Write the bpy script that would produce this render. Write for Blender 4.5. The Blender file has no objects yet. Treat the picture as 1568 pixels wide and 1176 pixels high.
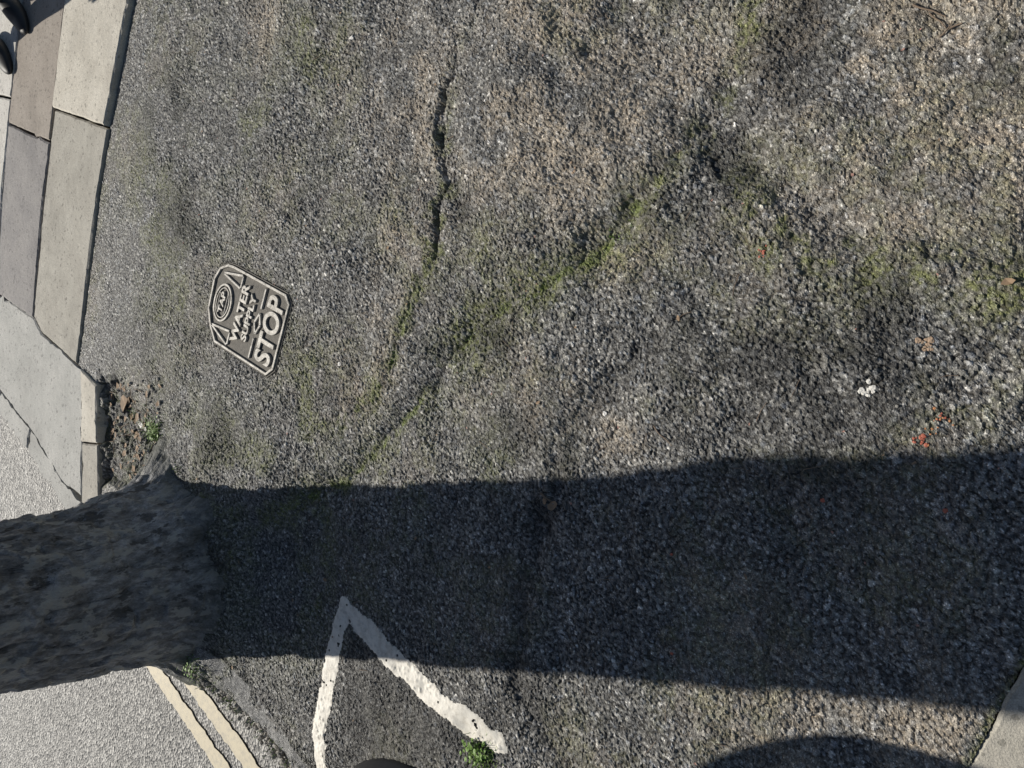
import bpy, bmesh, math, random
import numpy as np
from mathutils import Vector, Matrix
random.seed(7)
RS=np.random.RandomState(11)
scene=bpy.context.scene
scene.view_settings.view_transform='Standard'
scene.view_settings.look='None'
scene.view_settings.exposure=0
COL=scene.collection

# ------------------------------------------------------------------ noise
N=512
T=[RS.rand(N,N) for _ in range(6)]
def vn(x,y,s,seed=0):
    u=np.asarray(x,float)/s+seed*17.31+900; v=np.asarray(y,float)/s+seed*31.77+900
    i=np.floor(u).astype(int); j=np.floor(v).astype(int); fu=u-i; fv=v-j
    fu=fu*fu*(3-2*fu); fv=fv*fv*(3-2*fv); t=T[seed%6]; m=N-1
    a=t[i&m,j&m]; b=t[(i+1)&m,j&m]; c=t[i&m,(j+1)&m]; d=t[(i+1)&m,(j+1)&m]
    return (a*(1-fu)+b*fu)*(1-fv)+(c*(1-fu)+d*fu)*fv
def fbm(x,y,s,seed=0,o=4):
    r=0; A=1; tot=0
    for k in range(o):
        r=r+A*vn(x,y,s/(2**k),seed+k); tot+=A; A*=.55
    return r/tot
def stones(x,y,c,seed):
    u=x/c+3000; v=y/c+3000; i=np.floor(u).astype(int); j=np.floor(v).astype(int); m=N-1
    best=np.zeros_like(u); bid=np.zeros_like(u)
    for di in (-1,0,1):
        for dj in (-1,0,1):
            a=(i+di+seed*37)&m; b=(j+dj+seed*91)&m
            px=i+di+T[0][a,b]; py=j+dj+T[1][a,b]
            R=.36+.38*T[2][a,b]; dx=u-px; dy=v-py
            an=T[3][a,b]*3.1416; el=.62+.38*T[1][b,a]
            ca=np.cos(an); sa=np.sin(an)
            d2=((dx*ca+dy*sa)**2+((dy*ca-dx*sa)/el)**2)/(R*R)
            top=(.30+.70*T[4][a,b])
            tilt=1.8*(dx*(T[5][a,b]-.5)+dy*(T[5][b,a]-.5))
            hgt=np.minimum(top*1.5*np.sqrt(np.clip(1-d2,0,1)),top+tilt)
            hgt=np.where(d2<1,hgt,0)
            k=hgt>best
            best=np.where(k,hgt,best); bid=np.where(k,T[5][a,b],bid)
    return best,bid
def pdist(x,y,pl):
    best=np.full(np.shape(x),1e9); sg=np.zeros(np.shape(x)); par=np.zeros(np.shape(x))
    n=len(pl)-1
    for k in range(n):
        (ax,ay),(bx,by)=pl[k],pl[k+1]
        ex,ey=bx-ax,by-ay; L2=ex*ex+ey*ey
        t=np.clip(((x-ax)*ex+(y-ay)*ey)/L2,0,1)
        d=np.hypot(x-ax-t*ex,y-ay-t*ey)
        s=np.sign(ex*(y-ay)-ey*(x-ax))
        k2=d<best
        best=np.where(k2,d,best); sg=np.where(k2,s,sg); par=np.where(k2,(k+t)/n,par)
    return best,sg,par
def inpoly(x,y,poly):
    r=np.zeros(np.shape(x),bool); n=len(poly)
    for k in range(n):
        x1,y1=poly[k]; x2,y2=poly[(k+1)%n]
        c=((y1>y)!=(y2>y))&(x<(x2-x1)*(y-y1)/(y2-y1+1e-12)+x1)
        r^=c
    return r
def blobs(x,y,L):
    r=0
    for (a,b,R) in L: r=r+np.exp(-((x-a)**2+(y-b)**2)/(R*R))
    return np.clip(r,0,1.3)

# ------------------------------------------------------------------ site layout (metres)
CRACK=[(1.6,.9),(1.25,1.05),(.97,1.13),(.88,1.19),(.80,1.23),(.72,1.26),(.66,1.29),(.59,1.26),(.51,1.26),(.44,1.30),(.35,1.30),(.25,1.36),(.12,1.43),(0,1.50),(-.14,1.67)]
VAL2=[(.40,.72),(.32,.79),(.25,.93),(.21,1.04),(.15,1.16),(.05,1.27),(-.08,1.39),(-.19,1.53),(-.29,1.67),(-.36,1.85)]
DARK3=[(.95,.30),(.72,.40),(.62,.43),(.54,.51),(.46,.60),(.37,.66),(.30,.76)]
RIDGE4=[(.40,.50),(.26,.34),(.23,.23),(.19,.12),(.16,.03),(.12,-.1)]
VAL5=[(.10,.66),(.04,.74),(-.08,.84),(-.20,.91),(-.33,.96),(-.55,1.02),(-.74,1.04),(-.86,.93),(-1.0,.8)]
SEAM6=[(.40,.72),(.50,.60),(.60,.52),(.74,.47),(.95,.42)]
VEE1=[(-1.30,1.735),(-1.16,1.74),(-1.05,1.75),(-.88,1.71),(-.75,1.68),(-.655,1.65)]
VEE2=[(-.655,1.65),(-.68,1.60),(-.73,1.51),(-.79,1.39),(-.84,1.27),(-.87,1.17),(-.895,1.09)]
CC=(.21,2.09); EX=np.array((.921,-.39)); EY=np.array((.39,.921))
COVER=[(.115,-.172),(-.11,-.176),(-.145,-.145),(-.147,.165),(-.10,.215),(-.045,.25),(.065,.256),(.112,.235),(.138,.19),(.142,.155),(.142,-.14)]
COVW=[tuple(np.array(CC)+a*EX+b*EY) for a,b in COVER]
SLABC=[(-.10,-.145),(-1.0,.226),(-1.17,-.19),(-.27,-.56)]
INNER=[(5,1.2),(1.48,2.83),(1.02,3.02),(.45,3.18),(.08,3.275),(-.01,3.10),(-.46,3.10)]
EDGE=[(-.50,3.2),(-.62,3.0),(-.80,2.78),(-.96,2.46),(-1.06,2.30),(-1.21,1.93),(-1.75,.98),(-4,-3.1)]
KIN=[(-.60,2.85),(-.80,2.45),(-.91,2.22),(-1.02,2.04),(-1.17,1.79),(-1.75,.82),(-4,-3.3)]
PAVE=[(5,1.2)]+INNER[1:]+EDGE+[(-4,-5),(5,-5)]
PIT=[(-.42,3.09),(.03,3.09),(.02,2.98),(-.06,2.86),(-.14,2.72),(-.22,2.60),(-.40,2.58)]

def pitmask(x,y):
    wx=x+(fbm(x,y,.07,2,3)-.5)*.10; wy=y+(fbm(x,y,.07,3,3)-.5)*.10
    d,_,_=pdist(wx,wy,PIT+PIT[:1]); ins=inpoly(wx,wy,PIT)
    return np.clip(.5+np.where(ins,d,-d)/.03,0,1)
def crackmain(p): return np.clip(1.15*np.exp(-(np.abs(p-.50)/.19)**4),0,1)
def Hlow(x,y):
    x=np.asarray(x,float); y=np.asarray(y,float)
    near=1+.9*np.exp(-((x-.45)**2+(y-.75)**2)/.55)
    h=((fbm(x,y,.45,1,2)-.5)*.048+(fbm(x,y,.14,2,3)-.5)*.026)*near+(fbm(x,y,.035,3,2)-.5)*.006
    wx=x+(fbm(x,y,.07,4,4)-.5)*.06; wy=y+(fbm(x,y,.07,5,4)-.5)*.06
    d,s,p=pdist(wx,wy,CRACK); s=-s
    brk=np.clip((vn(x,y,.045,2)-.28)*3.0,.0,1)
    main=crackmain(p)
    st=np.clip(.22+.62*main,0,1)*np.clip(1.7-p*1.6,0,1)
    sd=d*s
    edge=.009+.02*(1-main*brk)
    h+=st*.022*np.where(sd>0,np.exp(-np.clip(sd,0,9)/.16),0)*np.clip(sd/edge,0,1)
    h-=.008*main*brk*np.exp(-(d/.005)**2)+.003*np.exp(-(d/.005)**2)
    h+=.014*np.exp(-((sd+.13)/.08)**2)*np.clip(1-p,0,1)
    d,s,p=pdist(wx,wy,VAL2); h-=.018*np.exp(-(d/.045)**2)+.004*np.exp(-(d/.006)**2)
    d,s,p=pdist(wx,wy,SEAM6); h-=.010*np.exp(-(d/.03)**2)
    d,s,p=pdist(wx,wy,DARK3); sd=-(d*s)
    h+=.022*np.exp(-np.clip(sd,0,9)/.12)*(1/(1+np.exp(-np.clip(sd/.022,-30,30))))*np.clip(1.2-np.abs(p-.5)*2,0,1)
    d,s,p=pdist(wx,wy,RIDGE4); h+=.011*np.exp(-(d/.05)**2)-.008*np.exp(-((d*s-.06)/.03)**2)
    d,s,p=pdist(wx,wy,VAL5); h-=.012*np.exp(-(d/.03)**2)
    r=np.hypot(x+.68,y-2.55); h+=.06*np.exp(-(np.clip(r-.3,0,9)/.15)**2)
    h+=.030*np.exp(-((x+.20)/.14)**2-((y-2.35)/.14)**2)+.02*np.exp(-((x+.30)/.12)**2-((y-2.0)/.16)**2)
    h=h*(1-.75*np.clip((y-2.5)/.4,0,1)*(1-np.exp(-(np.clip(r-.3,0,9)/.25)**2)))-.006*np.clip((y-2.6)/.3,0,1)
    pm=pitmask(x,y); h=h-pm*(.026-(fbm(x,y,.05,1,3)-.5)*.045)
    c=np.exp(-(np.clip(np.hypot(x-CC[0],y-CC[1])-.2,0,9)/.07)**2); h=h*(1-c)-.002*c
    return h
H0=lambda x,y: float(Hlow(np.array([x]),np.array([y]))[0])

# ------------------------------------------------------------------ material helpers
def newmat(name):
    m=bpy.data.materials.new(name); m.use_nodes=True
    nt=m.node_tree; b=nt.nodes["Principled BSDF"]; return m,nt,b
class NB:
    def __init__(s,nt): s.nt=nt; s.tc=nt.nodes.new('ShaderNodeTexCoord')
    def n(s,t,**k):
        o=s.nt.nodes.new(t)
        for a,v in k.items(): setattr(o,a,v)
        return o
    def l(s,a,b): s.nt.links.new(a,b)
    def noise(s,sc,det=4,rough=.6,vec=None):
        o=s.n('ShaderNodeTexNoise'); o.inputs['Scale'].default_value=sc; o.inputs['Detail'].default_value=min(det,4); o.inputs['Roughness'].default_value=rough
        s.l(vec or s.tc.outputs['Object'],o.inputs['Vector']); return o.outputs['Fac']
    def voro(s,sc,feat='F1',out='Distance'):
        o=s.n('ShaderNodeTexVoronoi',feature=feat); o.inputs['Scale'].default_value=sc
        s.l(s.tc.outputs['Object'],o.inputs['Vector']); return o.outputs[out]
    def ramp(s,f,stops):
        o=s.n('ShaderNodeValToRGB'); e=o.color_ramp.elements
        while len(e)<len(stops): e.new(.5)
        for k,(p,c) in enumerate(stops):
            e[k].position=p; e[k].color=(c if len(c)==4 else (*c,1)) if hasattr(c,'__len__') else (c,c,c,1)
        s.l(f,o.inputs[0]); return o.outputs[0]
    def mix(s,f,a,b,mode='MIX'):
        o=s.n('ShaderNodeMix',data_type='RGBA',blend_type=mode)
        for i,v in ((0,f),(6,a),(7,b)):
            if hasattr(v,'is_output') or hasattr(v,'links'): s.l(v,o.inputs[i])
            elif i==0: o.inputs[0].default_value=v
            else: o.inputs[i].default_value=(*v,1) if hasattr(v,'__len__') else (v,v,v,1)
        return o.outputs[2]
    def bump(s,h,st,dist,b,prev=None):
        o=s.n('ShaderNodeBump'); o.inputs['Strength'].default_value=st; o.inputs['Distance'].default_value=dist
        s.l(h,o.inputs['Height'])
        if prev: s.l(prev,o.inputs['Normal'])
        s.l(o.outputs[0],b.inputs['Normal']); return o.outputs[0]

def mat_asphalt():
    m,nt,b=newmat("asphalt_coarse"); q=NB(nt)
    a1=q.n('ShaderNodeAttribute',attribute_name="tone")
    fv=q.voro(420,'F1','Color'); fs=q.n('ShaderNodeSeparateColor'); q.l(fv,fs.inputs[0])
    col=q.mix(1.0,a1.outputs['Color'],q.ramp(fs.outputs[0],[(0,.6),(.5,1.1),(.88,1.5),(1,3.0)]),'MULTIPLY')
    q.l(col,b.inputs['Base Color'])
    q.l(q.ramp(fs.outputs[1],[(.0,.25),(.35,.5),(1,.85)]),b.inputs['Roughness'])
    q.bump(q.noise(420,1,.7),1.0,.0024,b)
    return m
def mat_slab(name,c1,c2,grit=.5,sc=1):
    m,nt,b=newmat(name); q=NB(nt)
    col=q.mix(q.ramp(q.noise(7*sc,6,.65),[(.3,0),(.7,1)]),c1,c2)
    col=q.mix(grit,col,q.ramp(q.noise(330,3,.75),[(.32,.35),(.68,1.45)]),'MULTIPLY')
    col=q.mix(q.ramp(q.noise(2.5,4,.7),[(.5,0),(.75,.55)]),col,tuple(v*.45 for v in c1))
    vs=q.n('ShaderNodeSeparateColor'); q.l(q.voro(110,'F1','Color'),vs.inputs[0])
    col=q.mix(q.ramp(vs.outputs[0],[(.93,0),(.97,.6)]),col,tuple(v*.4 for v in c1))
    q.l(col,b.inputs['Base Color']); b.inputs['Roughness'].default_value=.82
    n=q.bump(q.noise(45,6,.7),.6,.006,b); q.bump(q.noise(300,3,.8),.7,.002,b,n); return m
def mat_plain(name,c,rough=.7,var=.3,sc=60,bump=.3,bd=.002,metal=0):
    m,nt,b=newmat(name); q=NB(nt)
    n=q.noise(sc,5,.65)
    q.l(q.mix(n,tuple(v*(1-var) for v in c),tuple(min(1,v*(1+var)) for v in c)),b.inputs['Base Color'])
    b.inputs['Roughness'].default_value=rough; b.inputs['Metallic'].default_value=metal
    q.bump(q.noise(sc*4,3,.7),bump,bd,b); return m
def mat_cover():
    m,nt,b=newmat("cover_worn_metal"); q=NB(nt)
    n=q.noise(45,4,.75)
    q.l(q.ramp(n,[(.34,(.10,.09,.078)),(.48,(.30,.285,.255)),(.62,(.44,.42,.385))]),b.inputs['Base Color'])
    b.inputs['Roughness'].default_value=.52; b.inputs['Metallic'].default_value=.12
    q.bump(q.noise(300,3,.7),.7,.0018,b); return m
def mat_road():
    m,nt,b=newmat("road_asphalt"); q=NB(nt)
    vs=q.n('ShaderNodeSeparateColor'); q.l(q.voro(110,'F1','Color'),vs.inputs[0])
    col=q.ramp(vs.outputs[0],[(0,(.07,.07,.07)),(.4,(.21,.205,.195)),(.8,(.33,.32,.30)),(1,(.52,.51,.48))])
    col=q.mix(.6,col,q.ramp(q.noise(5,4,.6),[(.3,.75),(.7,1.2)]),'MULTIPLY')
    q.l(col,b.inputs['Base Color']); b.inputs['Roughness'].default_value=.55
    q.bump(q.voro(110),1,.006,b); return m
def mat_paint(name,c,dirt):
    m,nt,b=newmat(name); q=NB(nt)
    col=q.mix(q.ramp(q.noise(45,4,.75),[(.46,0),(.70,.75)]),c,dirt)
    q.l(col,b.inputs['Base Color']); b.inputs['Roughness'].default_value=.6
    q.bump(q.noise(300,3,.7),.5,.0012,b); return m

# ------------------------------------------------------------------ mesh helpers
def qmesh(name,V,F,mat=None,attrs=None,smooth=True,parent=None):
    me=bpy.data.meshes.new(name); V=np.asarray(V,np.float32); F=np.asarray(F,np.int32); k=F.shape[1]
    me.vertices.add(len(V)); me.vertices.foreach_set('co',V.ravel())
    me.loops.add(F.size); me.loops.foreach_set('vertex_index',F.ravel())
    me.polygons.add(len(F)); me.polygons.foreach_set('loop_start',np.arange(0,F.size,k,dtype=np.int32))
    try: me.polygons.foreach_set('loop_total',np.full(len(F),k,np.int32))
    except Exception: pass
    me.update(calc_edges=True)
    me.polygons.foreach_set('use_smooth',np.full(len(F),smooth,bool))
    if attrs:
        for n,a in attrs.items():
            at=me.attributes.new(n,'FLOAT_COLOR','POINT'); at.data.foreach_set('color',np.asarray(a,np.float32).ravel())
    if mat: me.materials.append(mat)
    ob=bpy.data.objects.new(name,me); COL.objects.link(ob)
    if parent: ob.parent=parent
    return ob
def pmesh(name,V,F,mats,smooth=False,parent=None,mi=None):
    me=bpy.data.meshes.new(name); me.from_pydata([tuple(v) for v in V],[],F); me.update()
    for m in (mats if isinstance(mats,list) else [mats]): me.materials.append(m)
    for k,p in enumerate(me.polygons):
        p.use_smooth=smooth
        if mi: p.material_index=mi[k]
    ob=bpy.data.objects.new(name,me); COL.objects.link(ob)
    if parent: ob.parent=parent
    return ob
def empty(name,loc=(0,0,0)):
    e=bpy.data.objects.new(name,None); e.location=loc; e.empty_display_size=.1; COL.objects.link(e); return e
def compact(keepF,V,attrs):
    used=np.unique(keepF); mp=np.full(len(V),-1,np.int64); mp[used]=np.arange(len(used))
    return V[used],mp[keepF],{k:a[used] for k,a in attrs.items()}
def gridF(nx,ny):
    i=np.arange(nx-1)[:,None]*ny+np.arange(ny-1)[None,:]; i=i.ravel()
    return np.stack([i,i+ny,i+ny+1,i+1],1)
def prism(name,poly,z0,z1,mat,jit=.002,step=.02,bev=.005,parent=None,seed=0,tilt=(0,0)):
    r=random.Random(seed); pts=[]
    n=len(poly)
    for k in range(n):
        a=Vector(poly[k]); b=Vector(poly[(k+1)%n]); L=(b-a).length; c=max(1,int(L/step))
        nr=Vector((-(b-a).y,(b-a).x)).normalized(); w=0
        for i in range(c):
            w=w*.8+(r.random()-.5)*jit*1.3
            p=a.lerp(b,i/c); o=w+(r.random()-.5)*jit+(-r.random()*jit*5 if r.random()<.06 else 0)
            if i==0: o=0
            pts.append(p+nr*o)
    ar=sum(pts[i].x*pts[(i+1)%len(pts)].y-pts[(i+1)%len(pts)].x*pts[i].y for i in range(len(pts)))
    if ar<0: pts.reverse()
    cx=sum(p.x for p in pts)/len(pts); cy=sum(p.y for p in pts)/len(pts)
    m=len(pts)
    V=[(p.x,p.y,z0) for p in pts]+[(p.x,p.y,z1-bev+(p.x-cx)*tilt[0]+(p.y-cy)*tilt[1]) for p in pts]
    for p in pts:
        bb=bev*(1+r.random()*.8); L=max(.02,math.hypot(cx-p.x,cy-p.y))
        V.append((p.x+(cx-p.x)*bb/L,p.y+(cy-p.y)*bb/L,z1+(p.x-cx)*tilt[0]+(p.y-cy)*tilt[1]))
    F=[]
    for i in range(m):
        j=(i+1)%m; F.append((i,j,m+j,m+i)); F.append((m+i,m+j,2*m+j,2*m+i))
    F.append(tuple(range(2*m,3*m)))
    return pmesh(name,V,F,mat,parent=parent)

# ------------------------------------------------------------------ asphalt pavement
M_ASP=mat_asphalt()
DUST=[(.55,1.10,.11),(.50,.87,.15),(.30,.75,.08),(-.05,.93,.09),(.02,1.50,.08),(-.05,1.62,.08),(1.16,2.04,.14),(.71,.53,.08),(.60,.20,.20),(.42,.03,.18),(-.60,.17,.14),(-.45,.5,.1),(.85,1.40,.16),(.9,.9,.18),(.62,.72,.12),(-.7,.4,.12),(.75,1.0,.12),(.62,1.38,.10),(.4,1.42,.10),(.2,1.48,.09),(-.12,.76,.06),(.8,.15,.2)]
MOSS=[(-.02,1.56,.08),(.12,1.23,.1),(-.1,1.79,.12),(.35,.75,.05),(-.64,1.88,.25),(1.05,1.79,.14),(.24,.91,.07),(.26,.44,.05),(.75,.46,.06),(.47,1.46,.1),(-.2,2.4,.2),(.3,2.6,.25),(.75,2.65,.25),(-.35,2.1,.2),(-.2,1.1,.08),(.3,1.15,.08),(.85,2.1,.2),(-.9,2.3,.15),(-.25,1.95,.15),(.0,1.85,.15),(.22,.22,.06),(.16,.05,.06)]
DARKB=[(.44,.55,.10),(.60,.42,.09),(.72,.36,.08),(.36,.66,.05),(-.24,.88,.06),(-.3,.98,.05),(-.1,1.02,.08),(.12,1.1,.07),(.2,2.4,.12),(-.9,1.5,.16),(-.75,1.0,.08),(-.85,1.4,.1),(-.2,2.3,.12),(.6,2.5,.15),(.1,2.8,.2),(1.0,2.6,.2),(.05,.5,.16),(-.1,.35,.16),(.1,.2,.12),(.45,1.2,.05),(.33,1.0,.05)]  # dark patches; those along DARK3 paint shade on its slope facing away from sun
def lerp(a,b,t): return a+(np.asarray(b)-a)*t[:,None]
def build(x,y,nx,ny,fine,name,hole=None,parent=None):
    lo=Hlow(x,y)
    tex=np.clip(1.0-.50*np.clip((y-1.9)/1.1,0,1),.4,1)
    n1=fbm(x,y,.10,1,4); n2=fbm(x,y,.08,2,4); n3=fbm(x,y,.3,3,3); n4=fbm(x,y,.04,4,3); nf=vn(x,y,.006,1); nf2=vn(x,y,.012,2)
    if fine:
        s1,i1=stones(x,y,.0098,1); s2,i2=stones(x,y,.0066,2)
        s1=s1*np.clip(.55+2.2*(n2-.3),.45,1.25)
        k=(s1*.0046)>(s2*.0032)
        st=np.where(k,s1*.0046,s2*.0032); sid=np.where(k,i1,i2); prof=st/.0030
    else:
        st=np.full_like(x,.0022); sid=T[0][(x*400).astype(int)&511,(y*400).astype(int)&511]; prof=np.full_like(x,.6)
    moss=blobs(x,y,MOSS)*np.clip((n1-.40)*5,0,1)*.75
    wx=x+(n2-.5)*.05; wy=y+(n1-.5)*.05
    d,_,p=pdist(wx,wy,VAL2); vs=np.exp(-(d/.014)**2)*np.clip((n4-.43)*9,0,1)*1.5; moss=moss+vs+np.exp(-(d/.07)**2)*np.clip((n2-.40)*5,0,1)*.75
    d,_,p=pdist(wx,wy,SEAM6); moss=moss+np.exp(-(d/.03)**2)*np.clip((n4-.40)*7,0,1)*.9
    d,_,p=pdist(wx,wy,CRACK); moss=moss+np.exp(-((d)/.03)**2)*np.clip((n4-.41)*7,0,1)*1.1*np.clip(p*2-.2,0,1); vs=vs+np.exp(-(d/.012)**2)*np.clip((n4-.45)*9,0,1)*1.3*np.clip(p*3-1.5,0,1)
    main=crackmain(p); crackd=np.exp(-(d/.006)**2)*(.2+.35*main)
    d,_,p=pdist(wx,wy,RIDGE4); moss=moss+np.exp(-(d/.04)**2)*np.clip((n4-.45)*6,0,1)*.7
    moss=moss+np.clip((n3-.46)*3,0,.4)*np.clip((n4-.38)*5,0,1)
    dust=blobs(x,y,DUST)*np.clip((n2-.33)*4,0,1)*1.1+np.clip((n3-.50)*1.5,0,.35)+.04
    dark=blobs(x,y,DARKB)*np.clip((n1-.33)*4,0,1)*1.0+crackd+np.clip((.42-n1)*3,0,.35)
    d,_,p=pdist(x,y,VAL5); dark=dark+np.exp(-(d/.03)**2)*.5
    rep=inpoly(x,y,[(-.72,1.62),(-.93,1.10),(-1.6,1.05),(-1.6,1.72)])
    dark=dark+rep*.60
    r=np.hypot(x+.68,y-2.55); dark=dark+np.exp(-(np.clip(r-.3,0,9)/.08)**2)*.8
    kb=inpoly(x,y,KIN+[(-4.6,-3.0)]+EDGE[::-1])
    di,_,_=pdist(x,y,KIN)
    smo=kb*np.clip((di-.006)/.01,0,1)*np.clip((n4-.34)*6,0,1)
    dark=dark+(di<.006)*.9
    pm=pitmask(x,y) if fine else 0*x
    moss=moss*(1-pm)+pm*np.clip((n4-.40)*7,0,1)*.9; dark=dark*(1-pm)+pm*.75
    under=inpoly(x,y,COVW)|inpoly(x,y,SLABC)
    dc,_,_=pdist(x,y,COVW+COVW[:1]); dark=dark+np.exp(-(dc/.012)**2)*.6
    dsl,_,_=pdist(x,y,SLABC+SLABC[:1]); moss=moss+np.exp(-(dsl/.012)**2)*1.0
    st=st*tex*(1-.8*smo)*(1-.3*np.clip(rep,0,1))
    z=lo+st; de,_,_=pdist(x,y,EDGE)
    z=z-.045*np.exp(-(de/.03)**2)*(1+.6*(n4-.5))+(n4-.5)*.03*np.exp(-(de/.07)**2)
    moss=moss+np.exp(-(de/.05)**2)*np.clip((n4-.42)*7,0,1)
    z=np.where(under,-.03,z)
    P=np.array([0,.3,.55,.78,.90,1.]); pal=np.array([(.055,.056,.058),(.112,.112,.110),(.175,.172,.163),(.27,.262,.24),(.165,.178,.198),(.56,.545,.51)])
    sc=np.stack([np.interp(sid,P,pal[:,k]) for k in range(3)],1)*(.7+.6*nf)[:,None]
    t=np.clip((prof-.22)/.5,0,1); col=lerp(np.array((.024,.023,.021))[None,:]*np.ones((len(x),1)),sc,t)
    dfac=np.clip(dust,0,1)*(.45+.55*np.clip((nf2-.2)*2,0,1))*(1-.25*t)
    col=lerp(col,np.array((.18,.15,.113))[None,:]+nf[:,None]*np.array((.22,.19,.15))[None,:],np.clip(dfac,0,1)*.85)
    mfac=np.clip(moss,0,1)*(.25+.75*np.clip((nf-.25)*2.2,0,1))
    col=lerp(col,np.array((.052,.056,.020))[None,:]+nf2[:,None]*np.array((.095,.105,.032))[None,:],np.clip(mfac,0,1)*.9)
    col=lerp(col,np.array((.085,.11,.022))[None,:]*(.5+1.0*nf)[:,None],np.clip(vs-.4,0,1)*.7)
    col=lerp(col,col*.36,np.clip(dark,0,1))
    col=lerp(col,np.array((.09,.09,.088))[None,:]+nf[:,None]*.10,smo)
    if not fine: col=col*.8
    V=np.stack([x,y,z],1)
    tone=np.concatenate([col,np.ones((len(x),1))],1)
    F=gridF(nx,ny)
    rag=(fbm(x,y,.03,5,3)-.5)*.05
    ins=inpoly(x+rag*(x<-.4),y,PAVE)
    if hole is not None:
        ho=(x>hole[0]+1e-4)&(x<hole[1]-1e-4)&(y>hole[2]+1e-4)&(y<hole[3]-1e-4)
        keep=ins[F].all(1)&~(ho[F].any(1))
    else: keep=ins[F].all(1)
    V2,F2,A=compact(F[keep],V,{'tone':tone})
    qmesh(name,V2,F2,M_ASP,A,parent=parent,smooth=not fine)
    return lo,st,F
pav=empty("asphalt_pavement")
X0,X1,Y0,Y1=-1.35,1.62,-.15,3.3
xs=np.linspace(X0,X1,991); ys=np.linspace(Y0,Y1,1151)
gx,gy=np.meshgrid(xs,ys,indexing='ij'); gx=gx.ravel(); gy=gy.ravel()
lo,st,GF=build(gx,gy,len(xs),len(ys),True,"asphalt_surface",parent=pav)
xs2=np.concatenate([np.arange(X0-.03*80,X0-.001,.03),np.linspace(X0,X1,100),np.arange(X1+.03,X1+2.4,.03)])
ys2=np.concatenate([np.arange(Y0-.03*80,Y0-.001,.03),np.linspace(Y0,Y1,116)])
hx,hy=np.meshgrid(xs2,ys2,indexing='ij')
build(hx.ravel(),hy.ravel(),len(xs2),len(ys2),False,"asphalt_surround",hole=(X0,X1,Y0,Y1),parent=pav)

# painted vee (thick worn paint following the surface)
M_WP=mat_paint("white_road_paint",(.74,.71,.64),(.42,.39,.335))
sel=(gx<-.55)&(gy>.95)&(gy<1.95)
d1,_,_=pdist(gx[sel],gy[sel],VEE1); d2,_,_=pdist(gx[sel],gy[sel],VEE2)
dd=np.full_like(gx,9.); wv=fbm(gx[sel],gy[sel],.035,3,3)-.5; w2=vn(gx[sel],gy[sel],.07,4)-.5; w3=vn(gx[sel],gy[sel],.009,2)-.5
dd[sel]=np.minimum(d1+wv*.020-.001+w3*.005,d2+wv*.020+w2*.012-.001+w3*.005)
hn=fbm(gx,gy,.02,2,3)
pm=(dd<.030)&~((hn>.78)&(st<.0012))
zz=lo+np.maximum(st*.95,.0026)+.0022*(1-np.clip((dd-.022)/.008,0,1))
zz=np.maximum(zz,lo+st+.0006)
VV=np.stack([gx,gy,zz],1); kf=GF[pm[GF].all(1)]
V2,F2,_=compact(kf,VV,{})
qmesh("painted_marking",V2,F2,M_WP)

# ------------------------------------------------------------------ ground + road
M_ROAD=mat_road()
pmesh("ground",[(-300,-300,-.075),(300,-300,-.075),(300,300,-.075),(-300,300,-.075)],[(0,1,2,3)],mat_plain("earth_ground",(.06,.055,.04),.9,.3,8,.6,.02))
ZR=-.055
pmesh("road",[(-40,-40,ZR),(-2.2,-40,ZR),(-2.2,-5,ZR),(-.4,1.2,ZR),(-.2,3.3,ZR),(.5,4.9,ZR),(6,6.5,ZR),(40,14,ZR),(40,40,ZR),(-40,40,ZR)],[tuple(range(10))],M_ROAD)
M_YP=mat_paint("yellow_road_paint",(.54,.475,.34),(.33,.305,.25))
def rline(a,b,w,z):
    a=Vector(a)*1.035; b=Vector(b)*1.035; d=(b-a).normalized(); n=Vector((-d.y,d.x)); L=(b-a).length; k=int(L/.012); V=[];F=[]
    for i in range(k+1):
        p=a+d*L*i/k
        for sgn in (-1,1):
            o=(fbm(np.array([p.x*1.0]),np.array([p.y+sgn*3]),.03,3,3)[0]-.5)*.024
            V.append((*(p+n*(sgn*w/2+o)),z))
        if i: F.append((2*i-2,2*i-1,2*i+1,2*i))
    return V,F
V=[];F=[]
for a in ((-1.04,2.725),(-1.0,2.545)):
    d=Vector((.495,.869)); a=Vector(a)
    v,f=rline(a+d*.35,a-d*4.5,.066,ZR+.005); o=len(V); V+=v; F+=[tuple(i+o for i in q) for q in f]
pmesh("double_yellow_lines",V,F,M_YP)

# ------------------------------------------------------------------ kerbs, paving
MS1=mat_slab("kerb_concrete_light",(.48,.445,.38),(.60,.565,.49))
MS2=mat_slab("kerb_concrete_weathered",(.32,.30,.26),(.42,.40,.35))
MS3=mat_slab("paving_buff",(.27,.235,.20),(.34,.30,.26))
MS4=mat_slab("paving_grey",(.21,.20,.20),(.28,.265,.255))
MS5=mat_slab("paving_pale",(.50,.48,.44),(.60,.58,.54))
MS6=mat_slab("concrete_speckled",(.36,.36,.34),(.46,.455,.43),.9)
kerb=empty("kerb")
prism("kerb_stone_1",[(1.032,3.025),(1.50,2.83),(1.93,2.64),(2.09,3.16),(1.66,3.345),(1.20,3.465)],-.07,.022,MS1,seed=1,parent=kerb)
prism("kerb_stone_2",[(.085,3.275),(.45,3.185),(.77,3.105),(1.020,3.020),(1.187,3.462),(.78,3.575),(.30,3.665),(.235,3.60)],-.07,.010,MS2,seed=2,parent=kerb,tilt=(0,.004))
prism("kerb_stone_3",[(1.94,2.63),(2.8,2.2),(3.05,2.75),(2.10,3.15)],-.07,.02,MS2,seed=3,parent=kerb)
paving=empty("paving_slabs")
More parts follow.
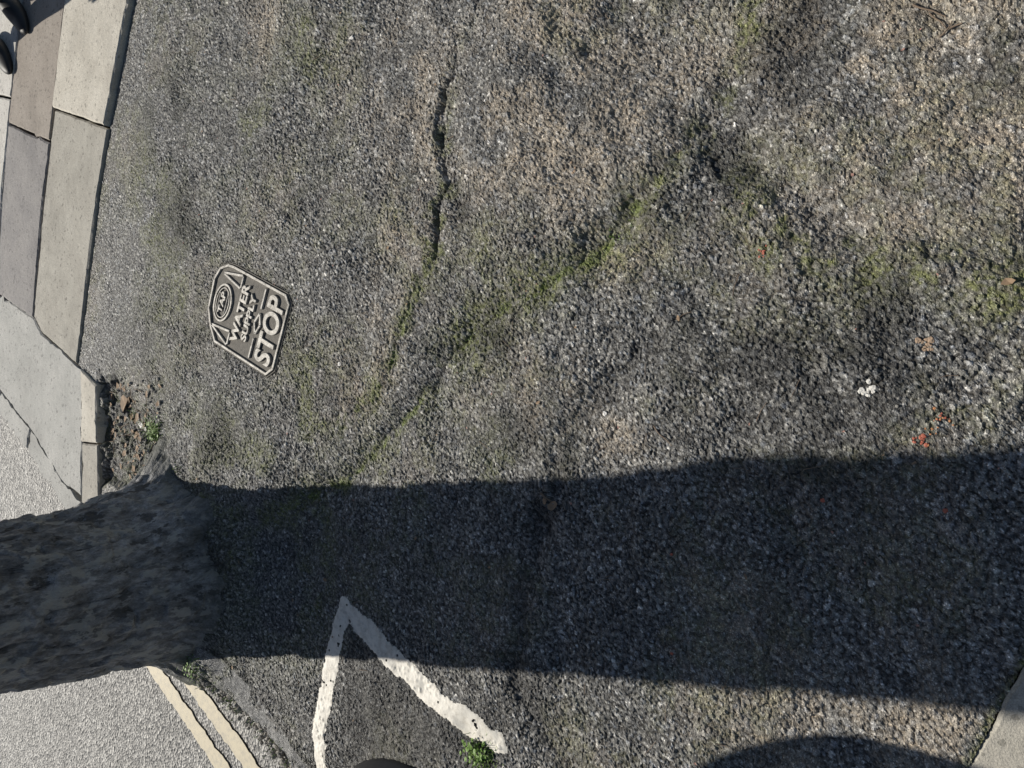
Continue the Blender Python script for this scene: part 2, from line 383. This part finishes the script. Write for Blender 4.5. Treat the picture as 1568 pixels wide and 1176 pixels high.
prism("slab_1",[(.30,3.675),(.78,3.586),(1.055,3.512),(1.215,3.925),(.90,3.99),(.437,4.06)],-.07,.014,MS4,seed=4,parent=paving)
prism("slab_2",[(1.065,3.508),(1.195,3.476),(1.645,3.358),(2.1,3.17),(2.25,3.60),(1.765,3.76),(1.226,3.92)],-.07,.016,MS3,seed=5,parent=paving)
prism("slab_3",[(.44,4.072),(.90,4.003),(1.33,3.902),(1.47,4.34),(.63,4.51)],-.07,.016,MS5,seed=6,parent=paving)
prism("slab_4",[(1.342,3.90),(1.77,3.773),(2.25,3.61),(2.43,4.02),(1.482,4.335)],-.07,.018,MS5,seed=7,parent=paving)
prism("slab_5",[(2.11,3.165),(3.06,2.76),(3.3,3.3),(2.44,4.01),(2.26,3.6)],-.07,.014,MS4,seed=8,parent=paving)
prism("slab_6",[(.64,4.52),(2.44,4.03),(3.6,3.6),(4.1,4.8),(1.0,5.6)],-.07,.016,MS6,seed=9,parent=paving)
cr=empty("concrete_crossover")
prism("crossover_slab",[(.075,3.280),(.222,3.605),(.29,3.67),(.43,4.07),(.62,4.52),(.22,4.56),(-.02,4.06),(-.20,3.72),(-.42,3.40),(-.47,3.235),(.06,3.235)],-.07,.006,MS6,seed=11,parent=cr,jit=.005)
prism("edge_stone_1",[(.062,3.230),(-.005,3.105),(-.24,3.10),(-.24,3.230)],-.07,.012,MS1,seed=12,parent=cr)
prism("edge_stone_2",[(-.246,3.230),(-.246,3.10),(-.50,3.09),(-.50,3.230)],-.07,.008,MS2,seed=13,parent=cr)
prism("edge_stone_3",[(-.210,3.725),(-.43,3.402),(-.50,3.24),(-.60,3.22),(-.52,3.42),(-.30,3.76)],-.07,.0,MS6,seed=14,parent=cr,jit=.010)
prism("edge_stone_4",[(-.03,4.065),(-.205,3.735),(-.295,3.77),(-.12,4.10),(.13,4.60),(.21,4.565)],-.07,.0,MS6,seed=15,parent=cr,jit=.008)
prism("edging_slab",SLABC,-.07,.012,mat_slab("edging_concrete",(.36,.34,.29),(.46,.43,.37)),seed=16)

# ------------------------------------------------------------------ utility cover
cov=empty("utility_cover",(CC[0],CC[1],0)); cov.rotation_euler=(0,0,math.atan2(EX[1],EX[0]))
MC1=mat_plain("cover_recess",(.145,.135,.118),.8,.6,70,.9,.003)
MC2=mat_cover()
def ring(poly,off):
    n=len(poly); out=[]
    c=Vector((0,.03))
    for k in range(n):
        p=Vector(poly[k]); a=Vector(poly[k-1]); b=Vector(poly[(k+1)%n])
        n1=Vector((-(p-a).y,(p-a).x)).normalized(); n2=Vector((-(b-p).y,(b-p).x)).normalized(); nn=(n1+n2).normalized()
        if nn.dot(c-p)<0: nn=-nn
        out.append(p+nn*off/max(.5,abs(nn.dot(n1))))
    return out
def band(poly,o1,o2,z0,z1,name,mat):
    A=ring(poly,o1); B=ring(poly,o2); n=len(poly)
    V=[(p.x,p.y,z0) for p in A]+[(p.x,p.y,z1) for p in A]+[(p.x,p.y,z1) for p in B]+[(p.x,p.y,z0) for p in B]; F=[]
    for i in range(n):
        j=(i+1)%n
        for k in range(3): F.append((k*n+i,k*n+j,(k+1)*n+j,(k+1)*n+i))
    o=pmesh(name,V,F,mat,parent=cov)
    bv=o.modifiers.new("b",'BEVEL'); bv.width=.0012; bv.segments=2; return o
pl=ring(COVER,.006)
pmesh("plate",[(p.x,p.y,.001) for p in pl],[tuple(range(len(pl)))[::-1]],MC1,parent=cov)
band(COVER,.0,.004,-.03,.003,"frame",MC1)
band(COVER,.0065,.015,-.01,.0080,"rim",MC2)
def text(body,x,y,size,sx=1,off=0.0,nm=None):
    cu=bpy.data.curves.new("t",'FONT'); cu.body=body; cu.size=size; cu.extrude=.0032; cu.offset=off; cu.align_x='CENTER'; cu.align_y='CENTER'; cu.bevel_depth=.0012; cu.bevel_resolution=2
    o=bpy.data.objects.new("tmp",cu); COL.objects.link(o); bpy.context.view_layer.update()
    me=bpy.data.meshes.new_from_object(o.evaluated_get(bpy.context.evaluated_depsgraph_get()))
    bpy.data.objects.remove(o)
    me.materials.clear(); me.materials.append(MC2)
    ob=bpy.data.objects.new("lettering_"+body.lower(),me); ob.location=(x,y,.0038); ob.scale=(sx,1,1); COL.objects.link(ob); ob.parent=cov
text("STOP",0,-.108,.112,.84,.0022)
text("WATER",0,.062,.052,1.12,.0010)
text("SUPPLY",0,.012,.040,1.2,.0006)
text("TAP",0,.172,.034,1.2,.0004)
def bar(p,q,w,nm):
    p=Vector(p);q=Vector(q); d=(q-p).normalized(); n=Vector((-d.y,d.x))*w/2
    P=[p+n,p-n,q-n,q+n]; V=[(a.x,a.y,.000) for a in P]+[(a.x,a.y,.0076) for a in P]
    o=pmesh(nm,V,[(4,7,6,5)[::-1],(0,1,5,4),(1,2,6,5),(2,3,7,6),(3,0,4,7)],MC2,parent=cov); bv=o.modifiers.new("b",'BEVEL'); bv.width=.0015
for k,(p,q) in enumerate([((-.124,.095),(-.090,.20)),((-.088,.20),(-.076,.095)),((-.122,.093),(-.078,.093)),((.120,.095),(.098,.20)),((.095,.20),(.076,.095)),((.120,.093),(.078,.093)),
      ((-.12,-.036),(-.05,-.036)),((.05,-.036),(.12,-.036)),((-.035,-.036),(0,-.020)),((0,-.020),(.035,-.036)),((-.035,-.036),(0,-.052)),((0,-.052),(.035,-.036))]):
    bar(p,q,.009,"rib_%d"%(k+1))
def oval(cx,cy,a,b,w,nm):
    n=32;V=[];F=[]
    for i in range(n):
        t=2*math.pi*i/n
        for (r,z) in ((1,.001),(1,.0075),(0,.0075),(0,.001)):
            V.append((cx+(a-w*(1-r))*math.cos(t),cy+(b-w*(1-r))*math.sin(t),z))
    for i in range(n):
        j=(i+1)%n
        for k in range(3): F.append((4*i+k,4*j+k,4*j+k+1,4*i+k+1))
    pmesh(nm,V,F,MC2,parent=cov,smooth=False)
oval(0,.17,.066,.050,.006,"badge_ring"); oval(0,.17,.053,.037,.003,"badge_inner_ring")
for k,yy in enumerate((.149,.193)): bar((-.032,yy),(.032,yy),.005,"badge_bar_%d"%k)

# ------------------------------------------------------------------ tree
def mat_bark():
    m,nt,b=newmat("bark"); q=NB(nt)
    mp=q.n('ShaderNodeMapping'); mp.inputs['Scale'].default_value=(1,1,.5); q.l(q.tc.outputs['Object'],mp.inputs[0])
    n=q.noise(5,4,.6,mp.outputs[0]); n2=q.noise(42,4,.78,mp.outputs[0]); n3=q.noise(17,4,.68,mp.outputs[0])
    col=q.mix(q.ramp(n,[(.35,0),(.65,1)]),(.155,.155,.160),(.27,.27,.28))  # greys lightened and cooled; lens haze is put into the colour
    col=q.mix(.9,col,q.ramp(n2,[(.32,.35),(.5,.95),(.66,1.8)]),'MULTIPLY')
    col=q.mix(q.ramp(n3,[(.55,0),(.575,.7)]),col,(.42,.41,.385))
    col=q.mix(q.ramp(n3,[(.38,.8),(.415,0)]),col,(.05,.05,.052))
    sp=q.n('ShaderNodeSeparateXYZ'); q.l(q.tc.outputs['Object'],sp.inputs[0])
    col=q.mix(q.ramp(sp.outputs[2],[(0,.75),(.14,0)]),col,(.05,.054,.034))
    q.l(col,b.inputs['Base Color']); b.inputs['Roughness'].default_value=.7
    a=q.bump(n3,.9,.02,b); q.bump(n2,1,.010,b,a); return m
MB=mat_bark()
tree=empty("street_tree",(-.68,2.55,0))
na=300; zs=np.concatenate([np.linspace(-.08,1.0,280),np.linspace(1.02,4.3,120)])
A,Z=np.meshgrid(np.linspace(0,2*np.pi,na,endpoint=False),zs,indexing='ij')
R=np.interp(Z,[-.08,.0,.03,.07,.12,.27,.56,1.0,2.0,3.0,4.3],[.46,.385,.345,.315,.290,.262,.236,.225,.212,.205,.20])
fl=np.exp(-np.clip(Z+.02,0,9)/.10)
R=R+fl*(.13*np.exp(-((A-.15)/.36)**2)+.13*np.exp(-((A-2*np.pi-.15)/.36)**2)+.07*np.exp(-((A-5.45)/.2)**2)+.06*np.exp(-((A-4.45)/.2)**2)-.03*np.exp(-((A-4.95)/.22)**2)-.03*np.exp(-((A-5.85)/.16)**2))
ang=A/(2*np.pi)
def wrapn(fx,fz,seed):
    w=ang; a_=vn(ang*fx,Z*fz,1,seed); b_=vn((ang-1)*fx,Z*fz,1,seed); return a_*(1-w)+b_*w
R=R+(wrapn(6,2.4,1)-.5)*.040+(wrapn(20,6,2)-.5)*.028+(wrapn(54,16,3)-.5)*.018+(wrapn(150,50,4)-.5)*.010
pl_=wrapn(36,8,5); R=R+np.clip((pl_-.54)*20,0,1)*.008
fis=np.abs(wrapn(44,5,0)-.5); R=R-.012*np.clip(1-fis/.05,0,1)
R=R+.035*np.exp(-((A-3.35)/.22)**2-((Z-.05)/.05)**2)+.03*np.exp(-((A-2.9)/.2)**2-((Z-.62)/.06)**2)
V=np.stack([(R*np.cos(A)).ravel(),(R*np.sin(A)).ravel(),Z.ravel()],1); nz=len(zs)
ia=np.arange(na)[:,None]; iz=np.arange(nz-1)[None,:]
i0=(ia*nz+iz).ravel(); i1=(((ia+1)%na)*nz+iz).ravel()
qmesh("trunk",V,np.stack([i0,i1,i1+1,i0+1],1),MB,parent=tree)
VB=[];FB=[]
def tube(p,d,L,r,lev,rg):
    k=6 if lev<2 else 3; seg=6 if lev<2 else 4; prev=None; pos=p.copy(); dr=d.normalized()
    for s in range(seg+1):
        t=s/seg; rr=r*(1-.55*t)
        a=dr.cross(Vector((1,.1,.05))).normalized(); b_=dr.cross(a); base=len(VB)
        for i in range(k):
            th=2*math.pi*i/k; VB.append(pos+(a*math.cos(th)+b_*math.sin(th))*rr)
        if prev is not None:
            for i in range(k): FB.append((prev+i,prev+(i+1)%k,base+(i+1)%k,base+i))
        prev=base
        if lev<3 and s>=1:
            for _ in range(2 if lev>0 else 1):
                if rg.random()<.8:
                    nd=(dr+Vector((rg.uniform(-1,1),rg.uniform(-1,1),rg.uniform(-.3,.7)))*.95).normalized()
                    tube(pos.copy(),nd,L*rg.uniform(.45,.65),rr*rg.uniform(.45,.6),lev+1,rg)
        dr=(dr+Vector((rg.uniform(-1,1),rg.uniform(-1,1),rg.uniform(-.4,.8)))*.18).normalized()
        pos=pos+dr*L/seg
rg=random.Random(3)
for k in range(5):
    a=k*1.257+.4; tube(Vector((0.05*math.cos(a),.05*math.sin(a),4.05)),Vector((math.cos(a)*.6,math.sin(a)*.6,1)),2.6,.12,0,rg)
pmesh("limbs",VB,FB,MB,smooth=True,parent=tree)

# ------------------------------------------------------------------ litter, twigs, grass
def mcol(name,c,r=.7): return mat_plain(name,c,r,.35,150,.4,.001)
def leafpatch(name,items,mat,curl=.3,seed=0):
    r=random.Random(seed); V=[];F=[]
    for (x,y,s) in items:
        a=r.uniform(0,6.28); b=len(V); n=7; z0=H0(x,y)+.0045
        asp=r.uniform(.4,.7); tx=r.uniform(-.25,.25); ty=r.uniform(-.25,.25)
        V.append((x,y,z0+s*.12))
        for i in range(n):
            t=2*math.pi*i/n; rr=s*(1+r.uniform(-.25,.2)); u=math.cos(t)*rr; v=math.sin(t)*rr*asp
            V.append((x+u*math.cos(a)-v*math.sin(a),y+u*math.sin(a)+v*math.cos(a),z0+abs(u*tx+v*ty)+r.uniform(0,s*curl)))
        for i in range(n): F.append((b,b+1+i,b+1+(i+1)%n))
    return pmesh(name,V,F,mat,smooth=False)
def lumps(name,items,mat,seed=0):
    r=random.Random(seed); bm=bmesh.new()
    for (x,y,s) in items:
        m=bmesh.ops.create_icosphere(bm,subdivisions=2,radius=s)
        off=Vector((x,y,H0(x,y)+.0035)); sc=(r.uniform(.7,1.3),r.uniform(.7,1.3),.4)
        for v in m['verts']:
            k=1+r.uniform(-.35,.3); v.co=Vector((v.co.x*sc[0]*k,v.co.y*sc[1]*k,v.co.z*sc[2]*k))+off
    me=bpy.data.meshes.new(name); bm.to_mesh(me); bm.free(); me.materials.append(mat)
    o=bpy.data.objects.new(name,me); COL.objects.link(o); return o
R2=random.Random(5)
def around(x,y,n,rad,s0,s1): return [(x+R2.gauss(0,rad),y+R2.gauss(0,rad),R2.uniform(s0,s1)) for _ in range(n)]
lumps("crushed_berries",around(-.10,.155,14,.0055,.0012,.0035)+around(-.06,.125,8,.006,.001,.0025)+[(-.22,.32,.003),(-.36,.62,.0035),(-.57,.62,.0035),(-.22,.12,.0035)]+around(.262,.44,9,.007,.001,.0025),mcol("berry_red",(.40,.115,.07),.6))
lumps("orange_peel",around(-.062,.13,9,.007,.0012,.003)+around(-.085,.14,5,.006,.001,.0025),mcol("orange_bits",(.50,.23,.10),.7))
lumps("bird_dropping",around(-.01,.24,13,.006,.0015,.005),mcol("chalk_white",(.68,.66,.61),.8))
lumps("clay_fragment",around(.07,.15,12,.007,.002,.005)+around(.50,.86,5,.010,.002,.004),mcol("clay",(.36,.26,.18),.85))
lumps("litter_scraps",[(.06,1.67,.005),(1.01,1.62,.007),(-.067,.79,.005),(-.16,2.80,.020),(-.17,2.78,.013),(-.07,.79,.003)],mcol("paper_white",(.74,.72,.68),.7))
its=[(-.08,2.95,.035),(-.13,2.9,.02),(-.2,2.87,.018),(-.29,.93,.014),(-.28,.95,.010),(-.59,1.74,.01),(.14,.61,.008),(.17,.03,.010)]
for _ in range(60): its.append((R2.uniform(-1.,1.3),R2.uniform(.0,3.),R2.uniform(.0025,.006)))
for _ in range(90): its.append((R2.uniform(-.36,-.0),R2.uniform(2.62,3.08),R2.uniform(.005,.017)))
leafpatch("leaf_litter",its,mcol("dead_leaf",(.27,.185,.115),.75),seed=2)
leafpatch("dry_petals",[(R2.uniform(-.9,1.2),R2.uniform(.0,2.6),R2.uniform(.002,.004)) for _ in range(60)],mcol("petal_pink",(.36,.20,.16),.7),seed=4)
VT=[];FT=[]
def twig(x,y,ang,L,r,bend=.2):
    n=7; a=ang; px,py=x,y; prev=None
    for i in range(n+1):
        z=H0(px,py)+.004+r; b=len(VT); rr=r*(1-.5*i/n)
        for k in range(5):
            t=2*math.pi*k/5; VT.append((px-math.sin(a)*math.cos(t)*rr,py+math.cos(a)*math.cos(t)*rr,z+math.sin(t)*rr))
        if prev is not None:
            for k in range(5): FT.append((prev+k,prev+(k+1)%5,b+(k+1)%5,b+k))
        prev=b; a+=R2.uniform(-bend,bend); px+=math.cos(a)*L/n; py+=math.sin(a)*L/n
twig(.675,.17,-2.2,.06,.0022); twig(.655,.145,-2.6,.04,.0018); twig(.61,.13,-1.2,.03,.002)
twig(-.09,.665,-2.6,.06,.0016); twig(.14,.61,-.9,.03,.0012); twig(-.26,.955,-2.3,.03,.003); twig(.62,.115,-1.5,.02,.0025)
for _ in range(110): twig(R2.uniform(-.95,1.3),R2.uniform(.02,2.6),R2.uniform(0,6.28),R2.uniform(.015,.05),R2.uniform(.0005,.0011))
for _ in range(30): twig(R2.uniform(-.33,.0),R2.uniform(2.66,3.08),R2.uniform(0,6.28),R2.uniform(.03,.08),R2.uniform(.001,.0025))
pmesh("twigs",VT,FT,mcol("twig_brown",(.19,.14,.10),.8),smooth=True)
def tuft(V,F,x,y,n,rad,h):
    z=H0(x,y)
    for _ in range(n):
        px=x+R2.gauss(0,rad); py=y+R2.gauss(0,rad); a=R2.uniform(0,6.28); L=h*R2.uniform(.4,1.1); w=R2.uniform(.001,.0022); b=len(V)
        dx,dy=math.cos(a),math.sin(a); le=R2.uniform(.3,1.0)
        for i,t in enumerate((0,.5,1)):
            ww=w*(1-t*.9); ox=dx*L*le*t*t; oy=dy*L*le*t*t; zz=z+L*t*(1-.3*t*le)
            V.append((px+ox-dy*ww,py+oy+dx*ww,zz)); V.append((px+ox+dy*ww,py+oy-dx*ww,zz))
        F.append((b,b+1,b+3,b+2)); F.append((b+2,b+3,b+5,b+4))
MG=mcol("grass_green",(.13,.22,.035),.6)
V=[];F=[]
for (x,y,n,rd,h) in [(-.17,2.66,170,.022,.04),(-.15,2.76,60,.02,.03),(-.12,2.88,60,.03,.02),(-.22,2.6,60,.02,.02),(-.95,1.15,110,.02,.03),(-.93,1.12,70,.02,.02),(-.96,2.32,60,.02,.025),(-.90,2.40,60,.03,.03),(.33,.78,30,.008,.008),(.36,.74,16,.005,.007),(.25,.92,26,.008,.007),(.22,1.02,16,.008,.006),(.11,1.2,16,.008,.006),(-.27,1.64,22,.01,.007),(-.33,1.76,18,.01,.007),(-.10,1.42,18,.012,.006),(.08,1.44,26,.012,.008),(.21,1.38,16,.01,.006),(-.32,2.45,30,.03,.015)]:
    tuft(V,F,x,y,n,rd,h)
for _ in range(60):
    k=R2.choice([2,3,4,5]); a=EDGE[k]; b=EDGE[k+1]
    f_=R2.random()*(.3 if k==5 else 1); tuft(V,F,a[0]*(1-f_)+b[0]*f_+.03,a[1]*(1-f_)+b[1]*f_,6,.02,.015)
pmesh("grass_tufts",V,F,MG)
def clover(V,F,x,y,n,rad):
    z=H0(x,y)
    for _ in range(n):
        px=x+R2.gauss(0,rad); py=y+R2.gauss(0,rad); zz=z+R2.uniform(.008,.025); s=R2.uniform(.003,.007); a=R2.uniform(0,6.28)
        b=len(V); V.append((px,py,zz))
        for i in range(6): V.append((px+s*math.cos(a+i*1.05),py+s*math.sin(a+i*1.05)*.8,zz+R2.uniform(-.002,.002)))
        for i in range(6): F.append((b,b+1+i,b+1+(i+1)%6))
V=[];F=[]; clover(V,F,-.935,1.155,60,.018); clover(V,F,-.17,2.67,60,.02); clover(V,F,-.97,2.34,22,.02)
pmesh("weeds",V,F,mcol("weed_green",(.15,.26,.05),.55))
bm=bmesh.new()
def grit(x,y,s):
    m=bmesh.ops.create_icosphere(bm,subdivisions=1,radius=s); z=H0(x,y)+.003
    for v in m['verts']: v.co=v.co*R2.uniform(.7,1.2)+Vector((x,y,z))
for _ in range(260): grit(R2.uniform(-1.,1.3),R2.uniform(0,2.8),R2.uniform(.0015,.0035))
for _ in range(340):
    f_=R2.random(); k=R2.choice([3,4]); a,b=EDGE[k],EDGE[k+1]; x=a[0]*(1-f_)+b[0]*f_+R2.gauss(0,.028); y=a[1]*(1-f_)+b[1]*f_+R2.gauss(0,.02)
    m=bmesh.ops.create_icosphere(bm,subdivisions=1,radius=R2.uniform(.003,.011))
    for v in m['verts']: v.co=v.co*R2.uniform(.7,1.2)+Vector((x,y,-.045 if x<a[0]*(1-f_)+b[0]*f_ else H0(x,y)-.01))
for _ in range(110): grit(R2.uniform(-.35,.02),R2.uniform(2.64,3.08),R2.uniform(.003,.008))
me=bpy.data.meshes.new("loose_gravel"); bm.to_mesh(me); bm.free(); me.materials.append(mcol("gravel_grey",(.27,.255,.23),.8))
COL.objects.link(bpy.data.objects.new("loose_gravel",me))

# ------------------------------------------------------------------ added bin-like stand-in for an unknown object and its rounded shadow
caster_mat=mat_plain("caster_black_plastic",(.018,.018,.02),.45,.2,40,.2,.002)
caster=empty("shadow_caster",(-1.36,1.40,0))
def lathe(name,prof,mat,par,n=48):
    V=[];F=[]
    for (r,z) in prof:
        for i in range(n): V.append((r*math.cos(6.28318*i/n),r*math.sin(6.28318*i/n),z))
    for k in range(len(prof)-1):
        for i in range(n): F.append((k*n+i,k*n+(i+1)%n,(k+1)*n+(i+1)%n,(k+1)*n+i))
    return pmesh(name,V,F,mat,smooth=True,parent=par)
lathe("body",[(.0,-.03),(.32,-.03),(.325,.0),(.32,.03),(.27,.06),(.25,.1),(.25,.4),(.27,.8),(.30,.86),(.30,.9),(.0,.9)],caster_mat,caster)
lathe("shadow_hood",[(.30,.9),(.48,.93),(.54,.97),(.53,1.03),(.40,1.10),(.20,1.14),(.0,1.15)],caster_mat,caster)  # unseen overhang, widened to cast the rounded shadow

# ------------------------------------------------------------------ pedestrian
MJ=mat_plain("denim",(.05,.075,.13),.85,.3,120,.4,.002); MK=mat_plain("jacket_navy",(.03,.035,.05),.8,.3,60,.3,.003)
MSK=mat_plain("skin",(.50,.33,.25),.5,.08,40,.1,.001); MH=mat_plain("hair_brown",(.06,.035,.02),.6,.3,150,.6,.003); MSH=mat_plain("shoe_black",(.015,.015,.016),.55,.2,60,.2,.001)
ped=empty("pedestrian",(1.66,3.90,.016)); ped.rotation_euler=(0,0,math.radians(-50))
J={}; vs=[];es=[];rs=[]
def jv(n,co,r,par=None):
    J[n]=len(vs); vs.append(co); rs.append(r)
    if par: es.append((J[par],J[n]))
jv('pel',(0,0,.95),(.15,.11)); jv('waist',(0,0,1.08),(.14,.10),'pel'); jv('chest',(0,0,1.28),(.17,.12),'waist'); jv('neckb',(0,.0,1.45),(.09,.07),'chest'); jv('neck',(0,-.01,1.53),(.052,.052),'neckb'); jv('headb',(0,-.02,1.6),(.05,.055),'neck')
for s,nm in ((-1,'l'),(1,'r')):
    jv('hip'+nm,(s*.10,0,.86),(.098,.10),'pel'); jv('kn'+nm,(s*.105,-.02,.49),(.068,.07),'hip'+nm); jv('cf'+nm,(s*.108,.02,.33),(.062,.066),'kn'+nm); jv('an'+nm,(s*.11,.02,.09),(.058,.06),'cf'+nm)
    jv('sh'+nm,(s*.19,0,1.40),(.065,.065),'neckb'); jv('el'+nm,(s*.24,.02,1.12),(.048,.048),'sh'+nm); jv('wr'+nm,(s*.25,-.06,.88),(.033,.03),'el'+nm); jv('pa'+nm,(s*.25,-.075,.81),(.036,.02),'wr'+nm)
    for f in range(4):
        oy=-.105+f*.02; L=(.06,.072,.068,.052)[f]
        jv('f1%d'%f+nm,(s*.252,oy,.775),(.009,.009),'pa'+nm); jv('f2%d'%f+nm,(s*.248,oy-.003,.775-L*.55),(.008,.008),'f1%d'%f+nm); jv('f3%d'%f+nm,(s*.238,oy-.004,.775-L),(.007,.007),'f2%d'%f+nm)
    jv('t1'+nm,(s*.24,-.112,.83),(.011,.011),'pa'+nm); jv('t2'+nm,(s*.232,-.128,.79),(.009,.009),'t1'+nm)
me=bpy.data.meshes.new("body"); me.from_pydata(vs,es,[]); bo=bpy.data.objects.new("body",me); COL.objects.link(bo)
sk=bo.modifiers.new("s",'SKIN')
for i,v in enumerate(me.skin_vertices[0].data): v.radius=rs[i]; v.use_root=(i==0)
ss=bo.modifiers.new("ss",'SUBSURF'); ss.levels=2; ss.render_levels=2
bpy.context.view_layer.update()
m2=bpy.data.meshes.new_from_object(bo.evaluated_get(bpy.context.evaluated_depsgraph_get())); bpy.data.objects.remove(bo)
for m in (MJ,MK,MSK): m2.materials.append(m)
for p in m2.polygons:
    c=p.center; p.use_smooth=True
    arm=abs(c.x)>.185
    if c.z>1.49 or (arm and c.z<.89): p.material_index=2
    elif arm or c.z>.90: p.material_index=1
    else: p.material_index=0
ob=bpy.data.objects.new("body",m2); COL.objects.link(ob); ob.parent=ped
bm=bmesh.new(); mm=bmesh.ops.create_uvsphere(bm,u_segments=40,v_segments=28,radius=1)
for v in bm.verts:
    x,y,z=v.co; w=.076*(1-.22*max(0,-z)); yy=y*.098*(1-.08*max(0,-z)); zz=z*.12
    xx=x*w
    if y<0:
        no=math.exp(-(x/.16)**2-((z+.12)/.16)**2)*.022; ey=math.exp(-((abs(x)-.38)/.16)**2-((z-.06)/.1)**2)*.008; ch=math.exp(-(x/.35)**2-((z+.85)/.2)**2)*.012; mo=math.exp(-(x/.28)**2-((z+.48)/.05)**2)*.005
        yy=yy-no+ey-ch-mo
    v.co=(xx,yy-.015,zz+1.685)
def fin(name,mat,sm=True):
    me=bpy.data.meshes.new(name); bm.to_mesh(me); bm.free(); me.materials.append(mat)
    for p in me.polygons: p.use_smooth=sm
    o=bpy.data.objects.new(name,me); COL.objects.link(o); o.parent=ped
fin("head",MSK)
bm=bmesh.new(); bmesh.ops.create_uvsphere(bm,u_segments=40,v_segments=28,radius=1)
dl=[v for v in bm.verts if (v.co.y<-.35 and v.co.z<.45) or v.co.z<-.55]
bmesh.ops.delete(bm,geom=dl,context='VERTS')
for v in bm.verts: x,y,z=v.co; k=1+R2.uniform(-.02,.03); v.co=(x*.084*k,y*.107*k-.012,z*.13*k+1.69)
fin("hair",MH)
bm=bmesh.new()
for s in (-1,1):
    m=bmesh.ops.create_uvsphere(bm,u_segments=12,v_segments=8,radius=1)
    for v in m['verts']: v.co=Vector((s*.078+v.co.x*.008,.0+v.co.y*.017,1.68+v.co.z*.03))
fin("ears",MSK)
bm=bmesh.new()
for s in (-1,1):
    m=bmesh.ops.create_uvsphere(bm,u_segments=28,v_segments=18,radius=1)
    for v in m['verts']:
        x,y,z=v.co; zz=max(z,-.55); wid=.046*(1-.12*max(0,y)); top=.05+.045*max(0,min(1,(y+.35)/.8))
        v.co=Vector((s*.11+x*wid,-.055+y*.145,.0+(zz+.55)*top*.62))
fin("shoes",MSH)

# ------------------------------------------------------------------ light, sky
el=math.radians(38); az=math.radians(-8)
S=Vector((math.sin(az)*math.cos(el),math.cos(az)*math.cos(el),math.sin(el)))
ld=bpy.data.lights.new("sun",'SUN'); ld.energy=5; ld.angle=math.radians(.53); ld.color=(1,.945,.85)
lo_=bpy.data.objects.new("sun",ld); lo_.rotation_euler=(-S).to_track_quat('-Z','Y').to_euler(); lo_.location=S*20; COL.objects.link(lo_)
w=bpy.data.worlds.new("World"); scene.world=w; w.use_nodes=True; nt=w.node_tree
sky=nt.nodes.new('ShaderNodeTexSky'); sky.sky_type='NISHITA'; sky.sun_disc=False; sky.sun_elevation=el; sky.sun_rotation=az
nt.links.new(sky.outputs[0],nt.nodes['Background'].inputs[0]); nt.nodes['Background'].inputs[1].default_value=.06

# ------------------------------------------------------------------ camera (phone held on its side, 1.5 m up, looking 55 deg down)
cd=bpy.data.cameras.new("camera"); cd.sensor_width=36; cd.lens=36*1132/1568; cd.clip_start=.05; cd.clip_end=1000
co=bpy.data.objects.new("camera",cd); COL.objects.link(co)
p=math.radians(55); Fw=Vector((0,math.cos(p),-math.sin(p))); U=Vector((0,math.sin(p),math.cos(p))); Rt=Vector((1,0,0))
M=Matrix((-U,Rt,-Fw)).transposed().to_4x4(); M.translation=Vector((0,0,1.5)); co.matrix_world=M
scene.camera=co
